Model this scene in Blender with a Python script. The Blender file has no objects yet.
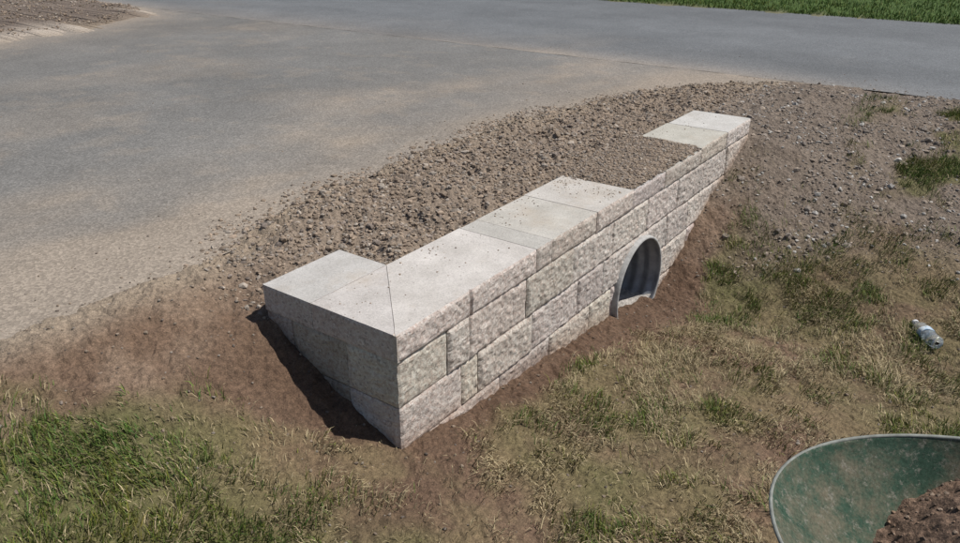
import bpy, bmesh, math
import numpy as np
from mathutils import Vector, Matrix
rng=np.random.default_rng(7)
scene=bpy.context.scene
# ------------------------------------------------------------ helpers
def _h(i,j,k,seed):
    n=(i.astype(np.int64)*374761393+j.astype(np.int64)*668265263+k.astype(np.int64)*2147483647+seed*1274126177)&0xFFFFFFFF
    n=((n^(n>>13))*1274126177)&0xFFFFFFFF
    n=((n^(n>>15))*2246822519)&0xFFFFFFFF
    n=n^(n>>16)
    return (n&0xFFFFFF)/float(0xFFFFFF)
def vn(x,y,z=0.0,seed=0):
    x=np.asarray(x,float);y=np.asarray(y,float);z=np.zeros_like(x)+z
    xi=np.floor(x);yi=np.floor(y);zi=np.floor(z)
    fx=x-xi;fy=y-yi;fz=z-zi
    fx=fx*fx*(3-2*fx);fy=fy*fy*(3-2*fy);fz=fz*fz*(3-2*fz)
    r=0
    for a in (0,1):
        for b in (0,1):
            for c in (0,1):
                w=(fx if a else 1-fx)*(fy if b else 1-fy)*(fz if c else 1-fz)
                r=r+w*_h(xi+a,yi+b,zi+c,seed)
    return r
def fbm(x,y,z=0.0,sc=1.0,o=4,seed=0,g=0.5):
    r=0;a=1;t=0
    for i in range(o):
        r=r+a*vn(np.asarray(x)*sc+i*17.3,np.asarray(y)*sc-i*9.1,np.asarray(z)*sc,seed+i);t+=a;a*=g;sc*=2.07
    return r/t
def ss(a,b,x):
    t=np.clip((x-a)/(b-a),0,1);return t*t*(3-2*t)
def mesh_obj(name,V,F,mat=None,parent=None,col=None,smooth=False):
    me=bpy.data.meshes.new(name)
    V=np.asarray(V,dtype=np.float32)
    if isinstance(F,np.ndarray):
        n=F.shape[1];nf=len(F)
        me.vertices.add(len(V));me.vertices.foreach_set('co',V.ravel())
        me.loops.add(nf*n);me.loops.foreach_set('vertex_index',F.astype(np.int32).ravel())
        me.polygons.add(nf);me.polygons.foreach_set('loop_start',np.arange(0,nf*n,n,dtype=np.int32))
        me.update(calc_edges=True);me.validate()
    else:
        me.from_pydata([tuple(map(float,v)) for v in V],[],F);me.update()
    if col is not None:
        a=me.color_attributes.new('Col','FLOAT_COLOR','POINT')
        c=np.ones((len(V),4),dtype=np.float32);c[:,:col.shape[1]]=col
        a.data.foreach_set('color',c.ravel())
    me.polygons.foreach_set('use_smooth',np.full(len(me.polygons),smooth))
    ob=bpy.data.objects.new(name,me);scene.collection.objects.link(ob)
    if mat:me.materials.append(mat)
    if parent:ob.parent=parent
    return ob
def empty(name,loc=(0,0,0)):
    e=bpy.data.objects.new(name,None);e.location=loc;e.empty_display_size=.1;scene.collection.objects.link(e);return e
class NT:
    def __init__(s,name):
        s.m=bpy.data.materials.new(name);s.m.use_nodes=True;s.t=s.m.node_tree;s.b=s.t.nodes['Principled BSDF']
    def n(s,ty,**k):
        x=s.t.nodes.new(ty)
        for a,v in k.items():
            if a in x.inputs.keys():x.inputs[a].default_value=v
            else:setattr(x,a,v)
        return x
    def l(s,a,b):s.t.links.new(a,b)
    def noise(s,scale,detail=4,rough=.55,vec=None):
        x=s.n('ShaderNodeTexNoise');x.inputs['Scale'].default_value=scale;x.inputs['Detail'].default_value=detail;x.inputs['Roughness'].default_value=rough
        s.l(vec or s.obj(),x.inputs['Vector']);return x.outputs['Fac']
    def obj(s):
        if not hasattr(s,'tc'):s.tc=s.n('ShaderNodeTexCoord')
        return s.tc.outputs['Object']
    def ramp(s,fac,pts):
        r=s.n('ShaderNodeValToRGB');e=r.color_ramp.elements
        while len(e)<len(pts):e.new(.5)
        for i,(p,c) in enumerate(pts):
            e[i].position=p;e[i].color=(*c,1) if len(c)==3 else c
        s.l(fac,r.inputs['Fac']);return r.outputs['Color']
    def mix(s,fac,a,b,mode='MIX'):
        m=s.n('ShaderNodeMix',data_type='RGBA',blend_type=mode)
        for v,i in ((fac,0),(a,6),(b,7)):
            if isinstance(v,(int,float)):m.inputs[i].default_value=v
            elif isinstance(v,tuple):m.inputs[i].default_value=(*v,1)
            else:s.l(v,m.inputs[i])
        return m.outputs[2]
    def bump(s,h,strength,dist,prev=None):
        b=s.n('ShaderNodeBump');b.inputs['Strength'].default_value=strength;b.inputs['Distance'].default_value=dist
        s.l(h,b.inputs['Height'])
        if prev:s.l(prev,b.inputs['Normal'])
        return b.outputs['Normal']
    def out(s,col=None,rough=None,normal=None):
        if col is not None:
            if isinstance(col,tuple):s.b.inputs['Base Color'].default_value=(*col,1)
            else:s.l(col,s.b.inputs['Base Color'])
        if rough is not None:s.b.inputs['Roughness'].default_value=rough
        if normal:s.l(normal,s.b.inputs['Normal'])
        s.b.inputs['Specular IOR Level'].default_value=.25
        return s.m
def g(v):return (v,v,v)
# ------------------------------------------------------------ materials
def mat_ground():
    n=NT('ground_mat')
    a=n.n('ShaderNodeVertexColor',layer_name='Col').outputs['Color']
    m=n.ramp(n.noise(55,6,.7),[(.3,g(.55)),(.5,g(.98)),(.72,g(1.5))])
    m2=n.ramp(n.noise(260,3,.6),[(.3,g(.6)),(.5,g(1)),(.7,g(1.4))])
    c=n.mix(1,a,m,'MULTIPLY');c=n.mix(1,c,m2,'MULTIPLY')
    b=n.bump(n.noise(60,6,.7),.8,.012);b=n.bump(n.noise(300,3),.6,.003,b)
    return n.out(c,.95,b)
def mat_vcol(name,scale=150,lo=.75,hi=1.25,rough=.9,bump=True):
    n=NT(name);a=n.n('ShaderNodeVertexColor',layer_name='Col').outputs['Color']
    m=n.ramp(n.noise(scale,3),[(.3,g(lo)),(.7,g(hi))])
    c=n.mix(1,a,m,'MULTIPLY')
    return n.out(c,rough,n.bump(n.noise(scale*2,3),.4,.002) if bump else None)
def mat_asphalt(name):
    n=NT(name);a=n.n('ShaderNodeVertexColor',layer_name='Col').outputs['Color']
    v=n.n('ShaderNodeTexVoronoi');v.inputs['Scale'].default_value=110;n.l(n.obj(),v.inputs['Vector'])
    sep=n.n('ShaderNodeSeparateColor');n.l(v.outputs['Color'],sep.inputs['Color'])
    m=n.ramp(sep.outputs['Red'],[(0,g(.76)),(.6,g(1.0)),(1,g(1.28))])
    m2=n.ramp(n.noise(400,2),[(.3,g(.8)),(.7,g(1.2))])
    m3=n.ramp(n.noise(1.3,8,.75),[(.3,g(.84)),(.7,g(1.16))])
    c=n.mix(1,a,m,'MULTIPLY');c=n.mix(1,c,m2,'MULTIPLY');c=n.mix(1,c,m3,'MULTIPLY')
    b=n.bump(v.outputs['Distance'],.35,.003);b=n.bump(n.noise(300,3),.4,.002,b)
    return n.out(c,.85,b)
def mat_cap():
    n=NT('cap_concrete')
    c=n.ramp(n.noise(7,7,.65),[(.3,(.37,.355,.325)),(.55,(.45,.435,.405)),(.75,(.52,.505,.47))])
    d=n.ramp(n.noise(190,5,.8),[(.32,g(.68)),(.5,g(1)),(.7,g(1.22))])
    c=n.mix(1,c,d,'MULTIPLY')
    a=n.n('ShaderNodeVertexColor',layer_name='Col').outputs['Color'];c=n.mix(1,c,a,'MULTIPLY')
    dst=n.ramp(n.noise(3.1,8,.75),[(.52,g(0)),(.74,g(.55))]);c=n.mix(dst,c,(.38,.31,.235))
    pit=n.ramp(n.noise(90,2,.5),[(.24,g(.5)),(.31,g(1))]);c=n.mix(1,c,pit,'MULTIPLY')
    b=n.bump(n.noise(300,4,.7),.6,.003)
    return n.out(c,.9,b)
def mat_split():
    n=NT('split_face_concrete')
    v=n.n('ShaderNodeTexVoronoi');v.inputs['Scale'].default_value=120;n.l(n.obj(),v.inputs['Vector'])
    sep=n.n('ShaderNodeSeparateColor');n.l(v.outputs['Color'],sep.inputs['Color'])
    agg=n.ramp(sep.outputs['Red'],[(0,(.20,.165,.15)),(.14,(.43,.33,.28)),(.4,(.58,.52,.465)),(.7,(.68,.64,.585)),(.88,(.46,.33,.275)),(1,(.78,.76,.72))])
    base=n.ramp(n.noise(9,7,.75),[(.3,(.47,.40,.355)),(.5,(.58,.53,.48)),(.72,(.69,.66,.61))])
    c=n.mix(.55,base,agg)
    d=n.ramp(n.noise(330,3,.7),[(.3,g(.68)),(.5,g(1)),(.72,g(1.22))]);c=n.mix(1,c,d,'MULTIPLY')
    a=n.n('ShaderNodeVertexColor',layer_name='Col').outputs['Color'];c=n.mix(1,c,a,'MULTIPLY')
    b=n.bump(n.noise(60,6,.8),.9,.007);b=n.bump(n.noise(220,4,.7),.8,.004,b)
    return n.out(c,.95,b)
M_ground=mat_ground();M_cap=mat_cap();M_split=mat_split()
M_stone=mat_vcol('gravel_mat',120,.75,1.25,.9)
M_blade=mat_vcol('grass_mat',20,.9,1.1,.65,False)
M_drive=mat_asphalt('driveway_asphalt');M_road=mat_asphalt('road_asphalt')
# ------------------------------------------------------------ terrain height
WL=3.36;WD=.37;WW=.608;TOP=.45
def edge(s):
    return np.interp(s,[-60,-2,-.7,0,.7,1.44,2.46,3.38,4.0,4.4,4.7,4.9,5.0],[1.2,1.1,1.03,1.0,1.18,1.25,1.26,1.1,.85,.62,.35,.1,-.2])
def road_edge(t):
    return 4.95+0.0*t
def tfar(s):
    return np.interp(s,[-60,0,2.3,3.6,4.5,4.95],[7.3,7.4,7.6,7.8,8.3,9.3])
def inside(s,t):
    """signed distance-ish into asphalt (positive inside)"""
    d1=np.minimum(t-edge(s),tfar(s)-t)
    d2=np.minimum(s-road_edge(t),9.6-s)
    d1=np.where(s>5.2,-9,d1)
    return np.maximum(d1,d2)
def base_h(s,t):
    zn=np.interp(s,[-5,0,.37,1,1.6,1.9,2.15,2.72,3.36,4,4.9],[.05,0,-.02,-.09,-.165,-.25,-.225,.05,.33,.385,.40])
    zf=np.interp(s,[-5,-1,0,1,1.9,2.4,3.4,4.3,4.9],[.08,.02,-.02,-.1,-.2,-.12,.15,.36,.395])
    w=ss(.05,1.1,-t);z=zn*(1-w)+zf*w
    Bb=np.interp(t,[-.35,0,.3,.6,.9,1.1],[0,.03,.38,.78,.96,1])
    Bw=ss(.05,.3,t)
    k=ss(.02,.3,s)
    B=Bb*(1-k)+Bw*k
    hi=.385+.015*ss(.8,1.1,t)
    return z*(1-B)+hi*B
def zones(s,t):
    s=np.asarray(s,float);t=np.asarray(t,float)
    n1=fbm(s,t,0,3.0,4,11)-.5
    n2=fbm(s,t,0,1.1,4,31)-.5
    bl=np.interp(s,[-3,-.81,-.33,-.09,.05,.6,1.4,2.2,2.8],[.78,.78,.50,.04,-.2,-.16,-.17,-.28,-.1])
    gr=ss(-.06,.10,bl-t+n1*.4)
    rightfade=1-ss(2.3,3.3,s+n2*1.8+.3*ss(0,1,t+1.2))
    gr=gr*np.clip(rightfade+.0,0,1)
    patch=ss(.04,.14,n2+n1*.3)*ss(2.8,3.4,s)*ss(-.35,-.8,t)*(s<4.8)
    gr=np.maximum(gr,patch*.9)
    gravel=ss(2.2,3.1,s+n1*1.2)*(1-gr)
    fill=ss(.2,.4,t)*ss(-.05,.3,s+n1*.3)
    farg=(s>9.6).astype(float)
    green=np.clip(.36+.62*ss(.15,-.6,s)*ss(-1.6,-.2,t)+ n2*2.6+n1*1.4 + .35*ss(1.2,2.4,s),0,1)
    return gr,gravel,fill,farg,green,n1,n2
def height(s,t,noise=True):
    s=np.asarray(s,float);t=np.asarray(t,float)
    z=base_h(s,t);d=inside(s,t)
    z=z*(1-ss(-.3,0,d))+.402*ss(-.3,0,d)
    gr,gravel,fill,farg,green,n1,n2=zones(s,t)
    far=ss(9,16,np.hypot(s,t))
    amp=.030*(1-gr)+.024*gr+.018*fill
    amp=amp*(1-ss(0,.1,d))+.014*ss(0,.1,d)
    n=(fbm(s,t,0,5,5,3,.6)-.5)*amp*1.6+(fbm(s,t,0,26,3,5,.6)-.5)*amp*.9
    n+=fill*(1-ss(-.2,.1,d))*((fbm(s,t,0,2.8,4,8,.6)-.5)*.11+.018)*ss(.36,.55,t)
    z=z+n*(1-far)
    near_edge=np.where(s<4.8,.008,0.0)
    z=np.where(d>0,z+near_edge-(.006+near_edge)*ss(0,.06,d)-.02*ss(.0,.28,d),z+near_edge*ss(-.15,0,d))
    return z
def axis(lo,hi,fine,far_lo,far_hi,grow=1.13):
    a=list(np.arange(lo,hi,fine));st=fine;x=a[-1]
    while x<far_hi:
        st*=grow;x+=st;a.append(x)
    st=fine;x=lo;p=[]
    while x>far_lo:
        st*=grow;x-=st;p.append(x)
    return np.array(p[::-1]+a)
ax=axis(-1.5,4.9,.013,-400,400);ay=axis(-2.4,1.5,.013,-400,400)
S,T=np.meshgrid(ax,ay,indexing='ij');s=S.ravel();t=T.ravel()
z=height(s,t)
gr,gravel,fill,farg,green,n1,n2=zones(s,t)
dirt=np.array([.150,.098,.066]);dirt2=np.array([.20,.140,.098])
tan=np.array([.235,.185,.142]);grey=np.array([.175,.145,.118]);thatch=np.array([.165,.122,.070]);gg=np.array([.07,.10,.025])
def L(a,b,w):return a*(1-w[:,None])+b*w[:,None]
q=fbm(s,t,0,6,4,77)
c=L(np.tile(dirt,(len(s),1)),dirt2,ss(.35,.65,q))
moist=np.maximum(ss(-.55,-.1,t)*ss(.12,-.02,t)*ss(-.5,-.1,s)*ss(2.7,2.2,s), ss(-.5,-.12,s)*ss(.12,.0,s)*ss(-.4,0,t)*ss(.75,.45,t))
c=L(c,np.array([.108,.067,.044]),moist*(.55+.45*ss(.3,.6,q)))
c=L(c,thatch*1.0,gr*ss(.3,.6,q));c=L(c,gg,gr*green*.5)
c=L(c,grey,gravel*.8);c=L(c,tan,fill)
d=inside(s,t)
c=L(c,np.array([.27,.215,.16]),ss(-.22,.0,d)*(s<4.8))
c=L(c,np.array([.05,.085,.018]),(s>9.55)*1.0)
ul=((t>tfar(s))&(s<4.95)).astype(float)
c=L(c,np.array([.17,.135,.11]),ul);dd=t-tfar(s)
c=L(c,np.array([.42,.36,.30]),ul*ss(.34,.22,dd))
c=L(c,np.array([.07,.095,.03]),((np.hypot(s,t)>16)&(s<9.5)&(d<0))*1.0)
nx,ny=len(ax),len(ay)
idx=np.arange(nx*ny).reshape(nx,ny)
F=np.stack([idx[:-1,:-1],idx[1:,:-1],idx[1:,1:],idx[:-1,1:]],-1).reshape(-1,4)
cs=s[F].mean(1);ct=t[F].mean(1)
keep=~(((cs>.03)&(cs<3.33)&(ct>.03)&(ct<.34))|((cs>.03)&(cs<.34)&(ct>.03)&(ct<.57)))
mesh_obj('ground',np.stack([s,t,z],1),F[keep],M_ground,col=c,smooth=False)
# ------------------------------------------------------------ asphalt
def sheet(name,us,vs,fs,ft,z,mat,colf):
    U,V=np.meshgrid(us,vs,indexing='ij');s=fs(U,V).ravel();t=ft(U,V).ravel()
    nx,ny=len(us),len(vs);idx=np.arange(nx*ny).reshape(nx,ny)
    F=np.stack([idx[:-1,:-1],idx[1:,:-1],idx[1:,1:],idx[:-1,1:]],-1).reshape(-1,4)
    return mesh_obj(name,np.stack([s,t,np.full_like(s,z)],1),F,mat,col=colf(s,t))
def dcol(s,t):
    d=inside(s,t);nA=fbm(s*.6+t*.1,t,0,1.1,5,51);nB=fbm(s,t,0,5,4,52)
    dust=np.clip(np.exp(-np.maximum(d,0)/.6)*(.5+1.1*nA)+ss(.45,.7,nA)*.5*np.exp(-d/3.5)+ss(.58,.72,nB)*.2,0,1)
    band=np.exp(-((t-(2.0+.12*(s-2)))/.5)**2)*ss(.3,.65,nA)*.6
    dust=np.clip(dust+band,0,.95)
    a=np.tile(np.array([.150,.146,.139]),(len(s),1))*(.8+.4*fbm(s,t,0,.5,4,61))[:,None]
    return L(a,np.array([.285,.235,.185]),dust*.85)
us=np.unique(np.concatenate([np.linspace(-60,-4,60),np.linspace(-4,4.95,450)]))
vs=np.linspace(0,1,160)**1.3
sheet('driveway',us,vs,lambda U,V:U,lambda U,V:edge(U)+.015*np.sin(U*23)+V*(tfar(U)-edge(U)),.402,M_drive,dcol)
def rcol(s,t):
    nA=fbm(s,t*.35,0,1.2,4,91)
    a=np.tile(np.array([.128,.134,.14]),(len(s),1))*(.8+.4*nA)[:,None]
    dust=np.clip(np.exp(-(s-4.95)/.35)*(.2+nA)*.8*ss(-1.5,1,t)+ss(.55,.75,fbm(s,t,0,.8,4,95))*.2*ss(7,5,s),0,1)
    return L(a,np.array([.26,.22,.18]),dust)
ts=np.unique(np.concatenate([np.linspace(-200,-8,60),np.linspace(-8,16,400),np.linspace(16,200,60)]))
sheet('road',np.linspace(4.952,9.6,110),ts,lambda U,V:U+(U<4.96)*.012*np.sin(V*9),lambda U,V:V,.402,M_road,rcol)
# ------------------------------------------------------------ wall
wall=empty('retaining_wall',(0,0,0))
PC=(1.80,-.095);PR=.262
def block(name,x0,x1,y0,y1,z0,z1,rough=('y0',),amp=.012,res=.009,mats=(M_split,),hole=False,warp=None,seed=0,tint=1.0,smoothfaces=('z1',),grooves=()):
    def ln(a,b,r):return np.linspace(a,b,max(2,int(round((b-a)/r))+1))
    X=ln(x0,x1,res);Y=ln(y0,y1,res*2.2);Z=ln(z0,z1,res)
    Vs=[];Fs=[];MI=[];off=0
    for ax_,val,face in (('y',y0,'y0'),('y',y1,'y1'),('x',x0,'x0'),('x',x1,'x1'),('z',z0,'z0'),('z',z1,'z1')):
        if ax_=='y':A,B=np.meshgrid(X,Z,indexing='ij');P=np.stack([A,np.full_like(A,val),B],-1);flip=face=='y1'
        elif ax_=='x':A,B=np.meshgrid(Y,Z,indexing='ij');P=np.stack([np.full_like(A,val),A,B],-1);flip=face=='x0'
        else:A,B=np.meshgrid(X,Y,indexing='ij');P=np.stack([A,B,np.full_like(A,val)],-1);flip=face=='z0'
        n0,n1_=A.shape;P=P.reshape(-1,3);id_=np.arange(n0*n1_).reshape(n0,n1_)
        f=np.stack([id_[:-1,:-1],id_[1:,:-1],id_[1:,1:],id_[:-1,1:]],-1).reshape(-1,4)
        if flip:f=f[:,::-1]
        if hole:
            cc=P[f].mean(1);r=np.hypot(cc[:,0]-PC[0],cc[:,2]-PC[1]);f=f[r>PR-.004]
        Vs.append(P);Fs.append(f+off);MI.append(np.full(len(f),1 if (face in smoothfaces and len(mats)>1) else 0));off+=len(P)
    P=np.concatenate(Vs);F=np.concatenate(Fs);MI=np.concatenate(MI)
    Q=P.copy();x,y,zz=P.T
    ex=np.minimum(x-x0,x1-x);ey=np.minimum(y-y0,y1-y);ez=np.minimum(zz-z0,z1-zz)
    def relief(a,b,e1,e2,sd):
        big=fbm(a,b,0,13,3,sd,.55);fine=fbm(a,b,0,60,3,sd+9,.6)
        e=np.minimum(e1,e2);m=ss(-.004,.014,e)
        return m*(amp*(.25+1.2*big)+ (fine-.5)*amp*1.2) + (1-m)*((fine-.5)*amp*.7)
    if 'y0' in rough:
        k=np.abs(y-y0)<1e-6;Q[k,1]-=relief(x,zz,ex,ez,seed+1)[k]
    if 'x0' in rough:
        k=np.abs(x-x0)<1e-6;Q[k,0]-=relief(y,zz,ey,ez,seed+2)[k]
    if 'x1' in rough:
        k=np.abs(x-x1)<1e-6;Q[k,0]+=relief(y,zz,ey,ez,seed+3)[k]
    for gx in grooves:
        k=(np.abs(x-gx)<.006)&(np.abs(y-y0)<1e-6);Q[k,1]+=.010
    if hole:
        r=np.hypot(Q[:,0]-PC[0],Q[:,2]-PC[1]);k=r<PR
        rr=np.maximum(r[k],1e-4)
        Q[k,0]=PC[0]+(Q[k,0]-PC[0])*PR/rr;Q[k,2]=PC[1]+(Q[k,2]-PC[1])*PR/rr
    if warp is not None:Q=warp(Q)
    rr_=np.random.default_rng(seed+5)
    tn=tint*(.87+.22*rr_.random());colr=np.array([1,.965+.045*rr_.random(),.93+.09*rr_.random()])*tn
    C=np.tile(colr,(len(Q),1))
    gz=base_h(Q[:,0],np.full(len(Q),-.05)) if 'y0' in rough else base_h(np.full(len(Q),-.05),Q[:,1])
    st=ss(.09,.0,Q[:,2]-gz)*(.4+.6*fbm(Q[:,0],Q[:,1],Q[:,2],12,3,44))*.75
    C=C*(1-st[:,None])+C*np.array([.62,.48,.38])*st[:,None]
    ob=mesh_obj(name,Q,F,mats[0],wall,C)
    if len(mats)>1:
        ob.data.materials.append(mats[1])
        if len(ob.data.polygons)==len(MI):ob.data.polygons.foreach_set('material_index',MI.astype(np.int32))
    return ob
gp=.0014
sd=100
courses=[(.175,.35,[0,.25,.375,.75,1.12,1.49,1.87,2.25,2.62,2.99,WL]),
         (0,.175,[0,.33,.43,.80,1.18,1.42,2.14,2.42,2.80,3.17]),
         (-.175,0,[0,.2,.57,.95,1.30,1.52,2.09,2.45,2.80]),
         (-.35,-.175,[.57,.95,1.3,1.55,2.1,2.5])]
for ci,(z0,z1,js) in enumerate(courses):
    for i in range(len(js)-1):
        sd+=13;a,b=js[i],js[i+1]
        h=(a<PC[0]+PR and b>PC[0]-PR and z0<PC[1]+PR)
        jy=np.random.default_rng(sd).uniform(-.003,.003)
        ro=('y0',) if i else ('y0','x0')
        if i==len(js)-2: ro=ro+('x1',)
        if i==0:
            block('corner_block',a,b-gp,0,.22,z0+gp,z1-gp,('y0','x0') if ci<3 else ('y0',),.007,seed=sd,tint=1.0)
        else:
            block('face_block',a+gp,b-gp,jy,.20,z0+gp,z1-gp,ro,.009,hole=h,seed=sd,tint=1.0,res=.0075)
    if ci<3:
        jt=[[.22,.48,WW],[.22,.36,WW],[.22,.45,WW]][ci]
        for i in range(len(jt)-1):
            sd+=13
            block('wing_block',0,.33,jt[i]+gp,jt[i+1]-gp,z0+gp,z1-gp,('x0',),.006,seed=sd,tint=.78)  # lower tint paints extra shade into the wing face colour
def box(name,x0,x1,y0,y1,z0,z1,mat,parent,col=None):
    V=[(x,y,z) for x in (x0,x1) for y in (y0,y1) for z in (z0,z1)]
    F=[(0,1,3,2),(4,6,7,5),(0,4,5,1),(2,3,7,6),(0,2,6,4),(1,5,7,3)]
    return mesh_obj(name,V,F,mat,parent,np.tile(np.array(col or (1,1,1)),(8,1)))
for nm,a,b,zb in (('core',.01,1.50,-.3),('core',2.10,2.78,-.3),('core',2.78,3.1,0.0),('core',3.1,3.33,.19)):
    box(nm,a,b,.01,.355,zb,.347,M_split,wall,(.55,.52,.5))
box('core',1.50,2.10,.01,.355,.19,.347,M_split,wall,(.55,.52,.5))
box('core',.01,.325,.355,.59,-.1,.347,M_split,wall,(.55,.52,.5))
# caps
CZ0,CZ1=.3515,.45
capm=(M_split,M_cap)
def wB(Q):
    Q=Q.copy();y=np.clip(Q[:,1],0,WD);u=np.clip((Q[:,0])/.815,0,1)
    lo=y+.0012-.007*(1-ss(0,.03,y));nx_=lo*(1-u)+.815*u
    Q[:,0]=nx_;return Q
def wA(Q):
    Q=Q.copy();x=np.clip(Q[:,0],0,WD);u=np.clip(Q[:,1]/WD,0,1)
    lo=x+.0012+.004*(1-ss(0,.03,x));Q[:,1]=lo*(1-u)+(WD-gp)*u;return Q
box('corner_mortar',-.0045,.013,-.0085,.016,CZ0+.001,CZ1-.0015,M_split,wall,(1,.97,.94))
block('cap_stone',0,.815,-.004,WD,CZ0,CZ1,('y0',),.008,mats=capm,warp=wB,seed=901,tint=1.03,grooves=(.388,))
block('cap_stone',-.004,WD,0,WD,CZ0,CZ1,('x0',),.003,mats=capm,warp=wA,seed=902,tint=1.03)
block('cap_stone',-.004,WD,WD+.001,WW+.004,CZ0,CZ1,('x0',),.003,mats=capm,seed=903,tint=1.0)
for i,(a,b) in enumerate([(.818,.934),(.937,1.312),(1.315,1.67),(1.673,2.05),(2.053,2.53),(2.534,2.945),(2.949,WL)]):
    block('cap_stone',a,b,-.004+.002*(i%2),WD+.004*((i*7)%3-1),CZ0,CZ1-(.010 if i in(3,4) else .0006*(i%2)),('y0','x1') if i==6 else ('y0',),.008,mats=capm,seed=950+i*7,tint=[1.0,1.05,.97,.9,.9,1.05,1.08][i])
# ------------------------------------------------------------ culvert pipe
def mat_plain(name,col,rough=.6,metal=0,noise=None,bump=0):
    n=NT(name)
    c=n.ramp(n.noise(noise or 20,5,.65),[(.3,tuple(x*.7 for x in col)),(.7,tuple(min(1,x*1.25) for x in col))])
    m=n.out(c,rough,n.bump(n.noise((noise or 20)*4,4),.4,bump) if bump else None);n.b.inputs['Metallic'].default_value=metal;return m
M_pipe=mat_plain('galvanised_pipe',(.30,.32,.35),.5,.35,14,.002)
M_rim=mat_plain('pipe_rim_dusty',(.36,.355,.345),.8,0,30,.003)
culv=empty('culvert_pipe',(0,0,0))
def lathe_y(name,prof,n,mat,parent,cx,cz):
    V=[];F=[]
    for (r,y) in prof:
        for i in range(n):
            a=2*math.pi*i/n;V.append((cx+r*math.cos(a),y,cz+r*math.sin(a)))
    m=len(prof)
    for j in range(m-1):
        for i in range(n):
            F.append((j*n+i,j*n+(i+1)%n,(j+1)*n+(i+1)%n,(j+1)*n+i))
    return mesh_obj(name,V,F,mat,parent,smooth=True)
inner=[(.246,-.026)]
for k in range(420):
    y=-.022+k*.009;inner.append((.246+.0035*math.sin(k*.009/.068*2*math.pi),y))
lathe_y('pipe_bore',inner,72,M_pipe,culv,*PC)
lathe_y('pipe_collar',[(.2465,-.026),(.247,-.030),(.250,-.032),(.256,-.032),(.260,-.028),(.263,-.012),(.266,.05)],72,M_rim,culv,*PC)
xs=np.linspace(-.215,.215,44);ys=np.linspace(-.01,3.3,160)
A,B=np.meshgrid(xs,ys,indexing='ij')
zz=-.27+.03*(A/.2)**2+.018*(fbm(A,B,0,14,4,5)-.5)
idx=np.arange(A.size).reshape(A.shape);F=np.stack([idx[:-1,:-1],idx[1:,:-1],idx[1:,1:],idx[:-1,1:]],-1).reshape(-1,4)
mesh_obj('silt',np.stack([A.ravel()+PC[0],B.ravel(),zz.ravel()],1),F,M_ground,culv,np.tile(np.array([.42,.39,.36]),(A.size,1)))
# ------------------------------------------------------------ stones
bm=bmesh.new();bmesh.ops.create_icosphere(bm,subdivisions=1,radius=1.0)
IV=np.array([v.co[:] for v in bm.verts]);IF=np.array([[v.index for v in f.verts] for f in bm.faces]);bm.free()
def stones(name,x,y,z,r,col,parent=None):
    n=len(x);k=len(IV)
    V=IV[None]*(rng.uniform(.72,1.25,(n,k,1)))
    V=V*np.stack([rng.uniform(.7,1.35,n),rng.uniform(.7,1.2,n),rng.uniform(.45,.9,n)],1)[:,None,:]
    a=rng.uniform(0,6.28,n);b=rng.normal(0,.35,n)
    ca,sa,cb,sb=np.cos(a),np.sin(a),np.cos(b),np.sin(b)
    X=V[...,0];Y=V[...,1]*cb[:,None]-V[...,2]*sb[:,None];Z=V[...,1]*sb[:,None]+V[...,2]*cb[:,None]
    X2=X*ca[:,None]-Y*sa[:,None];Y2=X*sa[:,None]+Y*ca[:,None]
    P=np.stack([X2*r[:,None]+x[:,None],Y2*r[:,None]+y[:,None],Z*r[:,None]+z[:,None]],-1).reshape(-1,3)
    F=(IF[None]+(np.arange(n)*k)[:,None,None]).reshape(-1,3)
    return mesh_obj(name,P,F,M_stone,parent,np.repeat(col,k,0))
def scol(n,kind):
    u=rng.random((n,1));br=rng.uniform(.68,1.3,(n,1))
    if kind=='tan':c=np.where(u<.6,[[.245,.190,.143]],np.where(u<.86,[[.285,.245,.205]],[[.19,.155,.13]]))
    else:c=np.where(u<.5,[[.20,.17,.145]],np.where(u<.8,[[.25,.205,.165]],[[.38,.36,.33]]))
    return c*br
parts=[]
def scatter(n,sr,tr,dens,rmin,rmax,kind,p=2.5,sink=.2):
    x=rng.uniform(*sr,n);y=rng.uniform(*tr,n);k=rng.random(n)<dens(x,y);x=x[k];y=y[k]
    r=rmin+(rmax-rmin)*rng.random(len(x))**p
    z=height(x,y);z=np.where(inside(x,y)>0,np.maximum(z,.402),z)+r*sink
    parts.append((x,y,z,r,scol(len(x),kind)))
inw=lambda x,y:((x>-.01)&(x<3.38)&(y>-.015)&(y<.38))|((x>-.01)&(x<.375)&(y>-.01)&(y<.62))
s_lim=lambda x:1-ss(4.3,5,x)
def dfill(x,y):
    _,gv,fl,_,_,n1_,_=zones(x,y);d=inside(x,y)
    cl=ss(.3,.6,fbm(x,y,0,5,3,321))
    return np.where(inw(x,y),0,fl*(1-ss(-.12,.22,d+n1_*.4))*(s_lim(x))*(.5+.5*cl))
scatter(52000,(-.2,4.9),(.36,1.6),dfill,.0018,.0115,'tan',2.5,.1)
scatter(2300,(-.1,4.4),(.36,1.4),dfill,.009,.022,'tan',2.0,.0)
def dbank(x,y):
    gr,gv,fl,_,_,_,_=zones(x,y);cl=ss(.35,.62,fbm(x,y,0,3,4,322))
    return np.where(inw(x,y)|(y>.36),0,gv*(1-ss(-.1,.15,inside(x,y)))*(.2+.8*cl))
scatter(38000,(2.0,5.1),(-3.2,.37),dbank,.002,.011,'grey',2.8,.1)
scatter(2600,(2.2,5.0),(-2.6,.37),dbank,.009,.024,'grey',2.2,.0)
def ddirt(x,y):
    gr,gv,fl,_,_,_,_=zones(x,y);return np.where(inw(x,y)|(inside(x,y)>.1),0,.25+.3*(1-gr))
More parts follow.
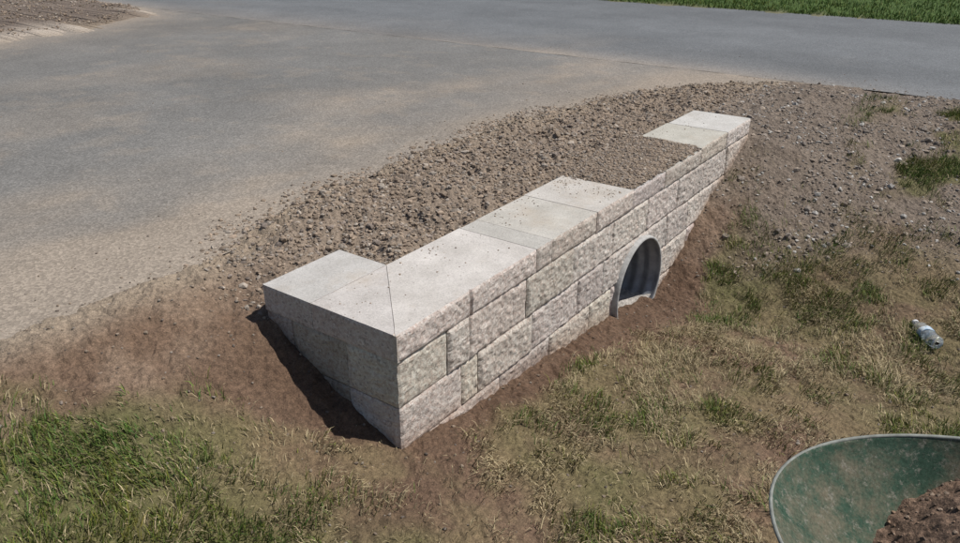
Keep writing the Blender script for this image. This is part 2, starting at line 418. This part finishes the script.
scatter(12000,(-1.6,3.0),(-2.2,1.1),ddirt,.0015,.008,'tan',2.7)
parts[-1]=(*parts[-1][:4],parts[-1][4]*.75)
def dasph(x,y):
    d=inside(x,y);return np.where(d>0,np.exp(-d/.22)*.9+.006,0)
scatter(30000,(-2.5,6.5),(-2,6),dasph,.0015,.006,'tan',2.8,.4)
ul_=lambda x,y:((y>tfar(x)+.1)&(x<4.95))*1.0
scatter(9000,(0,5),(7.4,12.5),ul_,.005,.022,'tan',2.8,.1)
X=[np.concatenate([p[i] for p in parts]) for i in range(5)]
stones('gravel',*X)
# gravel heap lying on the coping
n=7500;x=rng.uniform(1.63,2.56,n);y=rng.uniform(.0,.42,n)
def heap(x,y):
    return .442+.026*ss(0,.12,x-1.62-.12*(.4-y))*ss(0,.1,2.58-x)*ss(-.03,.1,y)*(1)+(fbm(x,y,0,14,3,6)-.5)*.016
xs=np.linspace(1.60,2.60,110);ys=np.linspace(.004,.46,56);A,B=np.meshgrid(xs,ys,indexing='ij')
hz=heap(A,B);e=np.minimum.reduce([ss(0,.05,A-1.62-.10*(.4-B)),ss(0,.05,2.58-A),ss(0,.02,B)]);hz=hz*e+.425*(1-e)
hz=np.where(B>.38,hz-(B-.38)*.8,hz)
idx=np.arange(A.size).reshape(A.shape);F=np.stack([idx[:-1,:-1],idx[1:,:-1],idx[1:,1:],idx[:-1,1:]],-1).reshape(-1,4)
hp=mesh_obj('gravel_heap',np.stack([A.ravel(),B.ravel(),hz.ravel()],1),F,M_ground,None,np.tile(tan,(A.size,1)))
k=(x>1.64+.10*(.4-y)+.03*(fbm(x,y,0,20,2,8)-.5));x=x[k];y=y[k];r=.0015+.0075*rng.random(len(x))**2.6
stones('heap_stones',x,y,heap(x,y)-np.where(y>.38,(y-.38)*.8,0)+r*.2,r,scol(len(x),'tan'),hp)
n=420;x=np.concatenate([rng.uniform(0,3.3,n),1.62-np.abs(rng.normal(0,.08,260))]);y=np.concatenate([.36-np.abs(rng.normal(0,.10,n)),rng.uniform(.02,.36,260)])
k=(y>.01);x,y=x[k],y[k];r=.001+.0035*rng.random(len(x))**2.5
stones('coping_crumbs',x,y,.4495+r*.3,r,scol(len(x),'tan'),hp)
# ------------------------------------------------------------ grass
def blades(name,x,y,z,ln,wd,col,tilt,comb=None):
    n=len(x);a=rng.uniform(0,2*math.pi,n) if comb is None else comb
    dx,dy=np.cos(a),np.sin(a)
    ph=rng.uniform(0,2*math.pi,n);wx,wy=np.cos(ph)*wd/2,np.sin(ph)*wd/2
    h1=ln*.55;up1=np.cos(tilt*.6);o1=np.sin(tilt*.6);up2=np.cos(tilt*1.25);o2=np.sin(tilt*1.25)
    p0=np.stack([x,y,z-.004],1)
    p1=np.stack([x+dx*h1*o1,y+dy*h1*o1,z+h1*up1],1)
    p2=p1+np.stack([dx*ln*.5*o2,dy*ln*.5*o2,ln*.5*up2],1)
    w=np.stack([wx,wy,np.zeros(n)],1)
    V=np.stack([p0-w,p0+w,p1+w*.8,p1-w*.8,p2],1).reshape(-1,3)
    b=np.arange(n)[:,None]*5
    F=np.concatenate([b+[0,1,2],b+[0,2,3],b+[3,2,4]],0)
    return mesh_obj(name,V,F,M_blade,None,np.repeat(col,5,0))
n=820000
x=rng.uniform(-1.5,4.8,n);y=rng.uniform(-3.6,1.0,n)
gr,gv,fl,fg,green,n1,n2=zones(x,y)
cl=fbm(x,y,0,7,4,200,.6)
gloc=np.clip(green+(fbm(x,y,0,7,3,205)-.5)*1.9,0,1)
bare=ss(.60,.68,fbm(x,y,0,3.3,4,233,.55))
lush=ss(.40,.56,cl+.08*green)*(1-.85*bare)
dn=gr*(.10*(1-bare)+lush*(.40+.45*green))
k=(rng.random(n)<dn*1.0)&~inw(x,y)
k&=~((x<-1.2)&(y<-1.0))
x,y,green,cl,gloc,lush=x[k],y[k],green[k],cl[k],gloc[k],lush[k]
n=len(x);isg=rng.random(n)<np.clip(gloc*1.1,.08,.9)*(.25+.75*lush)
pv=fbm(x,y,0,4,3,210)
cg=np.array([[.098,.150,.034]])*rng.uniform(.5,1.5,(n,1))*np.stack([rng.uniform(.8,1.5,n)*(.8+.5*pv),np.ones(n),rng.uniform(.7,1.3,n)],1)
cd=np.array([[.38,.31,.185]])*rng.uniform(.4,1.3,(n,1))*(.65+.7*pv)[:,None]
col=np.where(isg[:,None],cg,cd)
ln=np.where(isg,rng.uniform(.018,.055,n),rng.uniform(.020,.058,n))*(.5+.95*cl)*(.65+.35*lush)
tilt=np.where(isg,np.abs(rng.normal(.7,.38,n)),rng.normal(1.2,.25,n))
comb=fbm(x,y,0,2.2,3,220)*12.0+rng.normal(0,1.0,n)
z=height(x,y)+.002
blades('grass',x,y,z,ln,rng.uniform(.0015,.0036,n),col,np.clip(tilt,0,1.5),comb)
print('blades',n)
n=45000;x=9.55+rng.random(n)**1.6*9;y=rng.uniform(-4,9,n)
col=np.array([[.085,.135,.025]])*rng.uniform(.6,1.5,(n,1))*np.stack([rng.uniform(.8,1.4,n),np.ones(n),np.ones(n)],1)
blades('grass_verge',x,y,height(x,y),rng.uniform(.03,.07,n),rng.uniform(.006,.012,n),col,np.abs(rng.normal(.6,.3,n)))
# ------------------------------------------------------------ wheelbarrow
def mat_green():
    n=NT('worn_green_paint')
    c=n.ramp(n.noise(9,6,.65),[(.3,(.032,.062,.043)),(.6,(.050,.085,.060)),(.8,(.085,.115,.09))])
    dst=n.ramp(n.noise(4.5,10,.8),[(.42,g(0)),(.52,g(.45)),(.66,g(.9))]);c=n.mix(dst,c,(.165,.125,.09))
    scr=n.ramp(n.noise(45,9,.85),[(.54,g(0)),(.60,g(.75))]);c=n.mix(scr,c,(.20,.19,.16))
    spk=n.ramp(n.noise(150,4,.7),[(.35,g(.7)),(.6,g(1.1))]);c=n.mix(1,c,spk,'MULTIPLY')
    m=n.out(c,.92,n.bump(n.noise(12,8,.75),.5,.008));n.b.inputs['Specular IOR Level'].default_value=.1;return m
M_green=mat_green();M_steel=mat_plain('galvanised_steel',(.32,.32,.33),.45,.6,20);M_rub=mat_plain('tyre_rubber',(.025,.025,.027),.8,0,30)
M_rimp=mat_plain('rim_worn_paint',(.20,.21,.19),.7,0,40)
M_wood=mat_plain('handle_wood',(.32,.2,.1),.7,0,15)
GB=float(height(np.array([-.1]),np.array([-1.6]))[0])
wb=empty('wheelbarrow',(-.286,-1.209,0));wb.rotation_euler=(0,0,math.radians(-66.3))
RZ=.60
def outline(k,n=96):
    x0=.0+.30*k;x1=.95-.12*k;hw=.33-.10*k
    cx=x0+(x1-x0)*.5;P=[]
    for i in range(n):
        a=2*math.pi*i/n;ca,sa=math.cos(a),math.sin(a)
        p=2.2 if ca<0 else 4.0
        r=(abs(ca)**p+abs(sa)**p)**(-1/p)
        P.append((cx+ca*r*(x1-x0)/2,sa*r*hw))
    return P
def loft(name,levels,mat,cap=True,solid=None):
    V=[];F=[];n=96
    for k,z in levels:
        for (a,b) in outline(k):V.append((a,b,z+.010*(vn(np.array(a*9),np.array(b*9),0,5)-.5)*(k>.05)))
    for j in range(len(levels)-1):
        for i in range(n):F.append((j*n+i,j*n+(i+1)%n,(j+1)*n+(i+1)%n,(j+1)*n+i))
    if cap:F.append(tuple((len(levels)-1)*n+i for i in range(n)))
    o=mesh_obj(name,V,F,mat,wb,smooth=True)
    if solid:
        m=o.modifiers.new('s','SOLIDIFY');m.thickness=solid;m.offset=0
    return o
LK=[0,.02,.12,.3,.5,.75,.9,1];LD=[0,.008,.035,.075,.115,.155,.178,.19]
loft('tray',[(a,RZ-b) for a,b in zip(LK,LD)],M_green,True,.003)
def tube(name,pts,r,mat,closed=False,parent=wb):
    cu=bpy.data.curves.new(name,'CURVE');cu.dimensions='3D';sp=cu.splines.new('POLY');sp.points.add(len(pts)-1)
    for p,q in zip(sp.points,pts):p.co=(*q,1)
    sp.use_cyclic_u=closed;cu.bevel_depth=r;cu.bevel_resolution=4;cu.use_fill_caps=True
    o=bpy.data.objects.new(name,cu);scene.collection.objects.link(o);cu.materials.append(mat);o.parent=parent;return o
tube('rim',[(a,b,RZ-.002) for a,b in outline(-.008)],.004,M_rimp,True)
A=np.linspace(.10,.93,280);B=np.linspace(-.31,.31,210);AA,BB=np.meshgrid(A,B,indexing='ij')
dz=RZ-.150+.135*np.exp(-(((AA-.54)/.25)**2+((BB-0.06)/.27)**2)**2)+.035*(fbm(AA,BB,0,9,5,71,.6)-.5)+.016*(fbm(AA,BB,0,50,3,73)-.5)
idx=np.arange(AA.size).reshape(AA.shape);F=np.stack([idx[:-1,:-1],idx[1:,:-1],idx[1:,1:],idx[:-1,1:]],-1).reshape(-1,4)
kk=np.interp(RZ-dz.ravel(),LD,LK)
x0=.30*kk;x1=.95-.12*kk;hw=.33-.10*kk;cx=(x0+x1)/2;u=(AA.ravel()-cx)/((x1-x0)/2);v=BB.ravel()/hw
p=np.where(u<0,2.2,4.0);inn=(np.abs(u)**p+np.abs(v)**p)<1.03
F=F[inn[F].all(1)]
mesh_obj('soil_load',np.stack([AA.ravel(),BB.ravel(),dz.ravel()],1),F,M_ground,wb,np.tile(np.array([.165,.11,.078]),(AA.size,1)))
n=2200;i=rng.integers(0,AA.size,n);k=inn[i];i=i[k];r=.0012+.0055*rng.random(len(i))**2.8
stones('soil_crumbs',AA.ravel()[i],BB.ravel()[i],dz.ravel()[i]+r*.2,r,scol(len(i),'tan')*np.array([.75,.66,.6]),wb)
for sgn in (-1,1):
    tube('handle',[(.16,sgn*.07,.26),(.30,sgn*.13,RZ-.215),(.85,sgn*.2,RZ-.208),(1.25,sgn*.27,RZ-.07),(1.45,sgn*.28,RZ-.02)],.016,M_wood)
    tube('leg',[(.62,sgn*.17,RZ-.21),(.70,sgn*.2,GB+.03),(.78,sgn*.2,GB+.015),(.90,sgn*.2,RZ-.20)],.012,M_steel)
    tube('wheel_bracket',[(.16,sgn*.06,.26),(.16,sgn*.05,GB+.18)],.01,M_steel)
tube('leg_brace',[(.74,-.2,GB+.1),(.74,.2,GB+.1)],.008,M_steel)
bpy.ops.mesh.primitive_torus_add(major_radius=.14,minor_radius=.04,major_segments=48,minor_segments=14,location=(.17,0,GB+.18),rotation=(math.pi/2,0,0))
o=bpy.context.object;o.name='tyre';o.data.materials.append(M_rub);o.parent=wb
bpy.ops.mesh.primitive_cylinder_add(radius=.115,depth=.03,vertices=40,location=(.17,0,GB+.18),rotation=(math.pi/2,0,0))
o=bpy.context.object;o.name='wheel_hub';o.data.materials.append(M_steel);o.parent=wb
tube('axle',[(.17,-.07,GB+.18),(.17,.07,GB+.18)],.009,M_steel)
# ------------------------------------------------------------ plastic bottle
bx,by=2.17,-1.285;bz=float(height(np.array([bx]),np.array([by]))[0])
bt=empty('plastic_bottle',(bx,by,bz+.035))
def lathe_x(name,prof,mat,n=32,sq=1.0):
    V=[];F=[]
    for j,(x_,r) in enumerate(prof):
        for i in range(n):
            a=2*math.pi*i/n;rr=r*(1+.05*math.sin(3*a+j*.7));V.append((x_,rr*math.cos(a),rr*math.sin(a)*sq))
    m=len(prof)
    for j in range(m-1):
        for i in range(n):F.append((j*n+i,j*n+(i+1)%n,(j+1)*n+(i+1)%n,(j+1)*n+i))
    F.append(tuple(range(n)));F.append(tuple((m-1)*n+i for i in range(n)))
    return mesh_obj(name,V,F,mat,bt,smooth=True)
nb=NT('clear_plastic');nb.b.inputs['Base Color'].default_value=(.9,.94,.96,1);nb.b.inputs['Roughness'].default_value=.1;nb.b.inputs['Transmission Weight'].default_value=.85;nb.b.inputs['IOR'].default_value=1.25
M_label=NT('bottle_label')
M_label=M_label.out(M_label.ramp(M_label.noise(30,2),[(.42,(.2,.33,.5)),(.55,(.5,.56,.6))]),.4)
M_white=mat_plain('white_cap',(.7,.7,.7),.5)
prof=[(-.100,.012),(-.098,.028),(-.088,.034)]
for k in range(9):prof+= [(-.082+k*.015,.0335),(-.0745+k*.015,.0310)]
prof+=[(.056,.031),(.072,.022),(.084,.013),(.095,.0125)]
lathe_x('body',prof,nb.m,sq=.88)
lathe_x('label',[(-.020,.0355),(-.012,.0358),(.010,.0358),(.014,.0355)],M_label,sq=.88)
lathe_x('cap',[(.092,.0155),(.107,.0155),(.109,.013)],M_white)
bt.rotation_euler=(0.3,.02,math.radians(34))
# ------------------------------------------------------------ light, sky, camera
el=math.radians(59);sx,sy=.584+.05,-.812+.03
nrm=math.hypot(sx,sy);sx/=nrm;sy/=nrm
D=Vector((sx*math.cos(el),sy*math.cos(el),math.sin(el)))
sun=bpy.data.lights.new('sun','SUN');sun.energy=5.0;sun.angle=math.radians(.5);sun.color=(1,.96,.90)
so=bpy.data.objects.new('sun',sun);scene.collection.objects.link(so);so.rotation_euler=D.to_track_quat('Z','Y').to_euler();so.location=(0,0,20)
w=bpy.data.worlds.new('World');scene.world=w;w.use_nodes=True;nt=w.node_tree
sky=nt.nodes.new('ShaderNodeTexSky');sky.sky_type='NISHITA';sky.sun_disc=False;sky.sun_elevation=el;sky.sun_rotation=math.atan2(sx,sy)
nt.links.new(sky.outputs['Color'],nt.nodes['Background'].inputs['Color']);nt.nodes['Background'].inputs['Strength'].default_value=.075
cam=bpy.data.cameras.new('camera');cam.sensor_width=36;cam.lens=28.7;cam.clip_end=2000;cam.clip_start=.05
co=bpy.data.objects.new('camera',cam);scene.collection.objects.link(co);co.location=(-1.511,-1.407,1.63)
co.rotation_euler=(math.radians(90-25.2),0,math.radians(35.7-90));scene.camera=co
scene.view_settings.view_transform='Standard';scene.view_settings.look='None';scene.view_settings.exposure=0
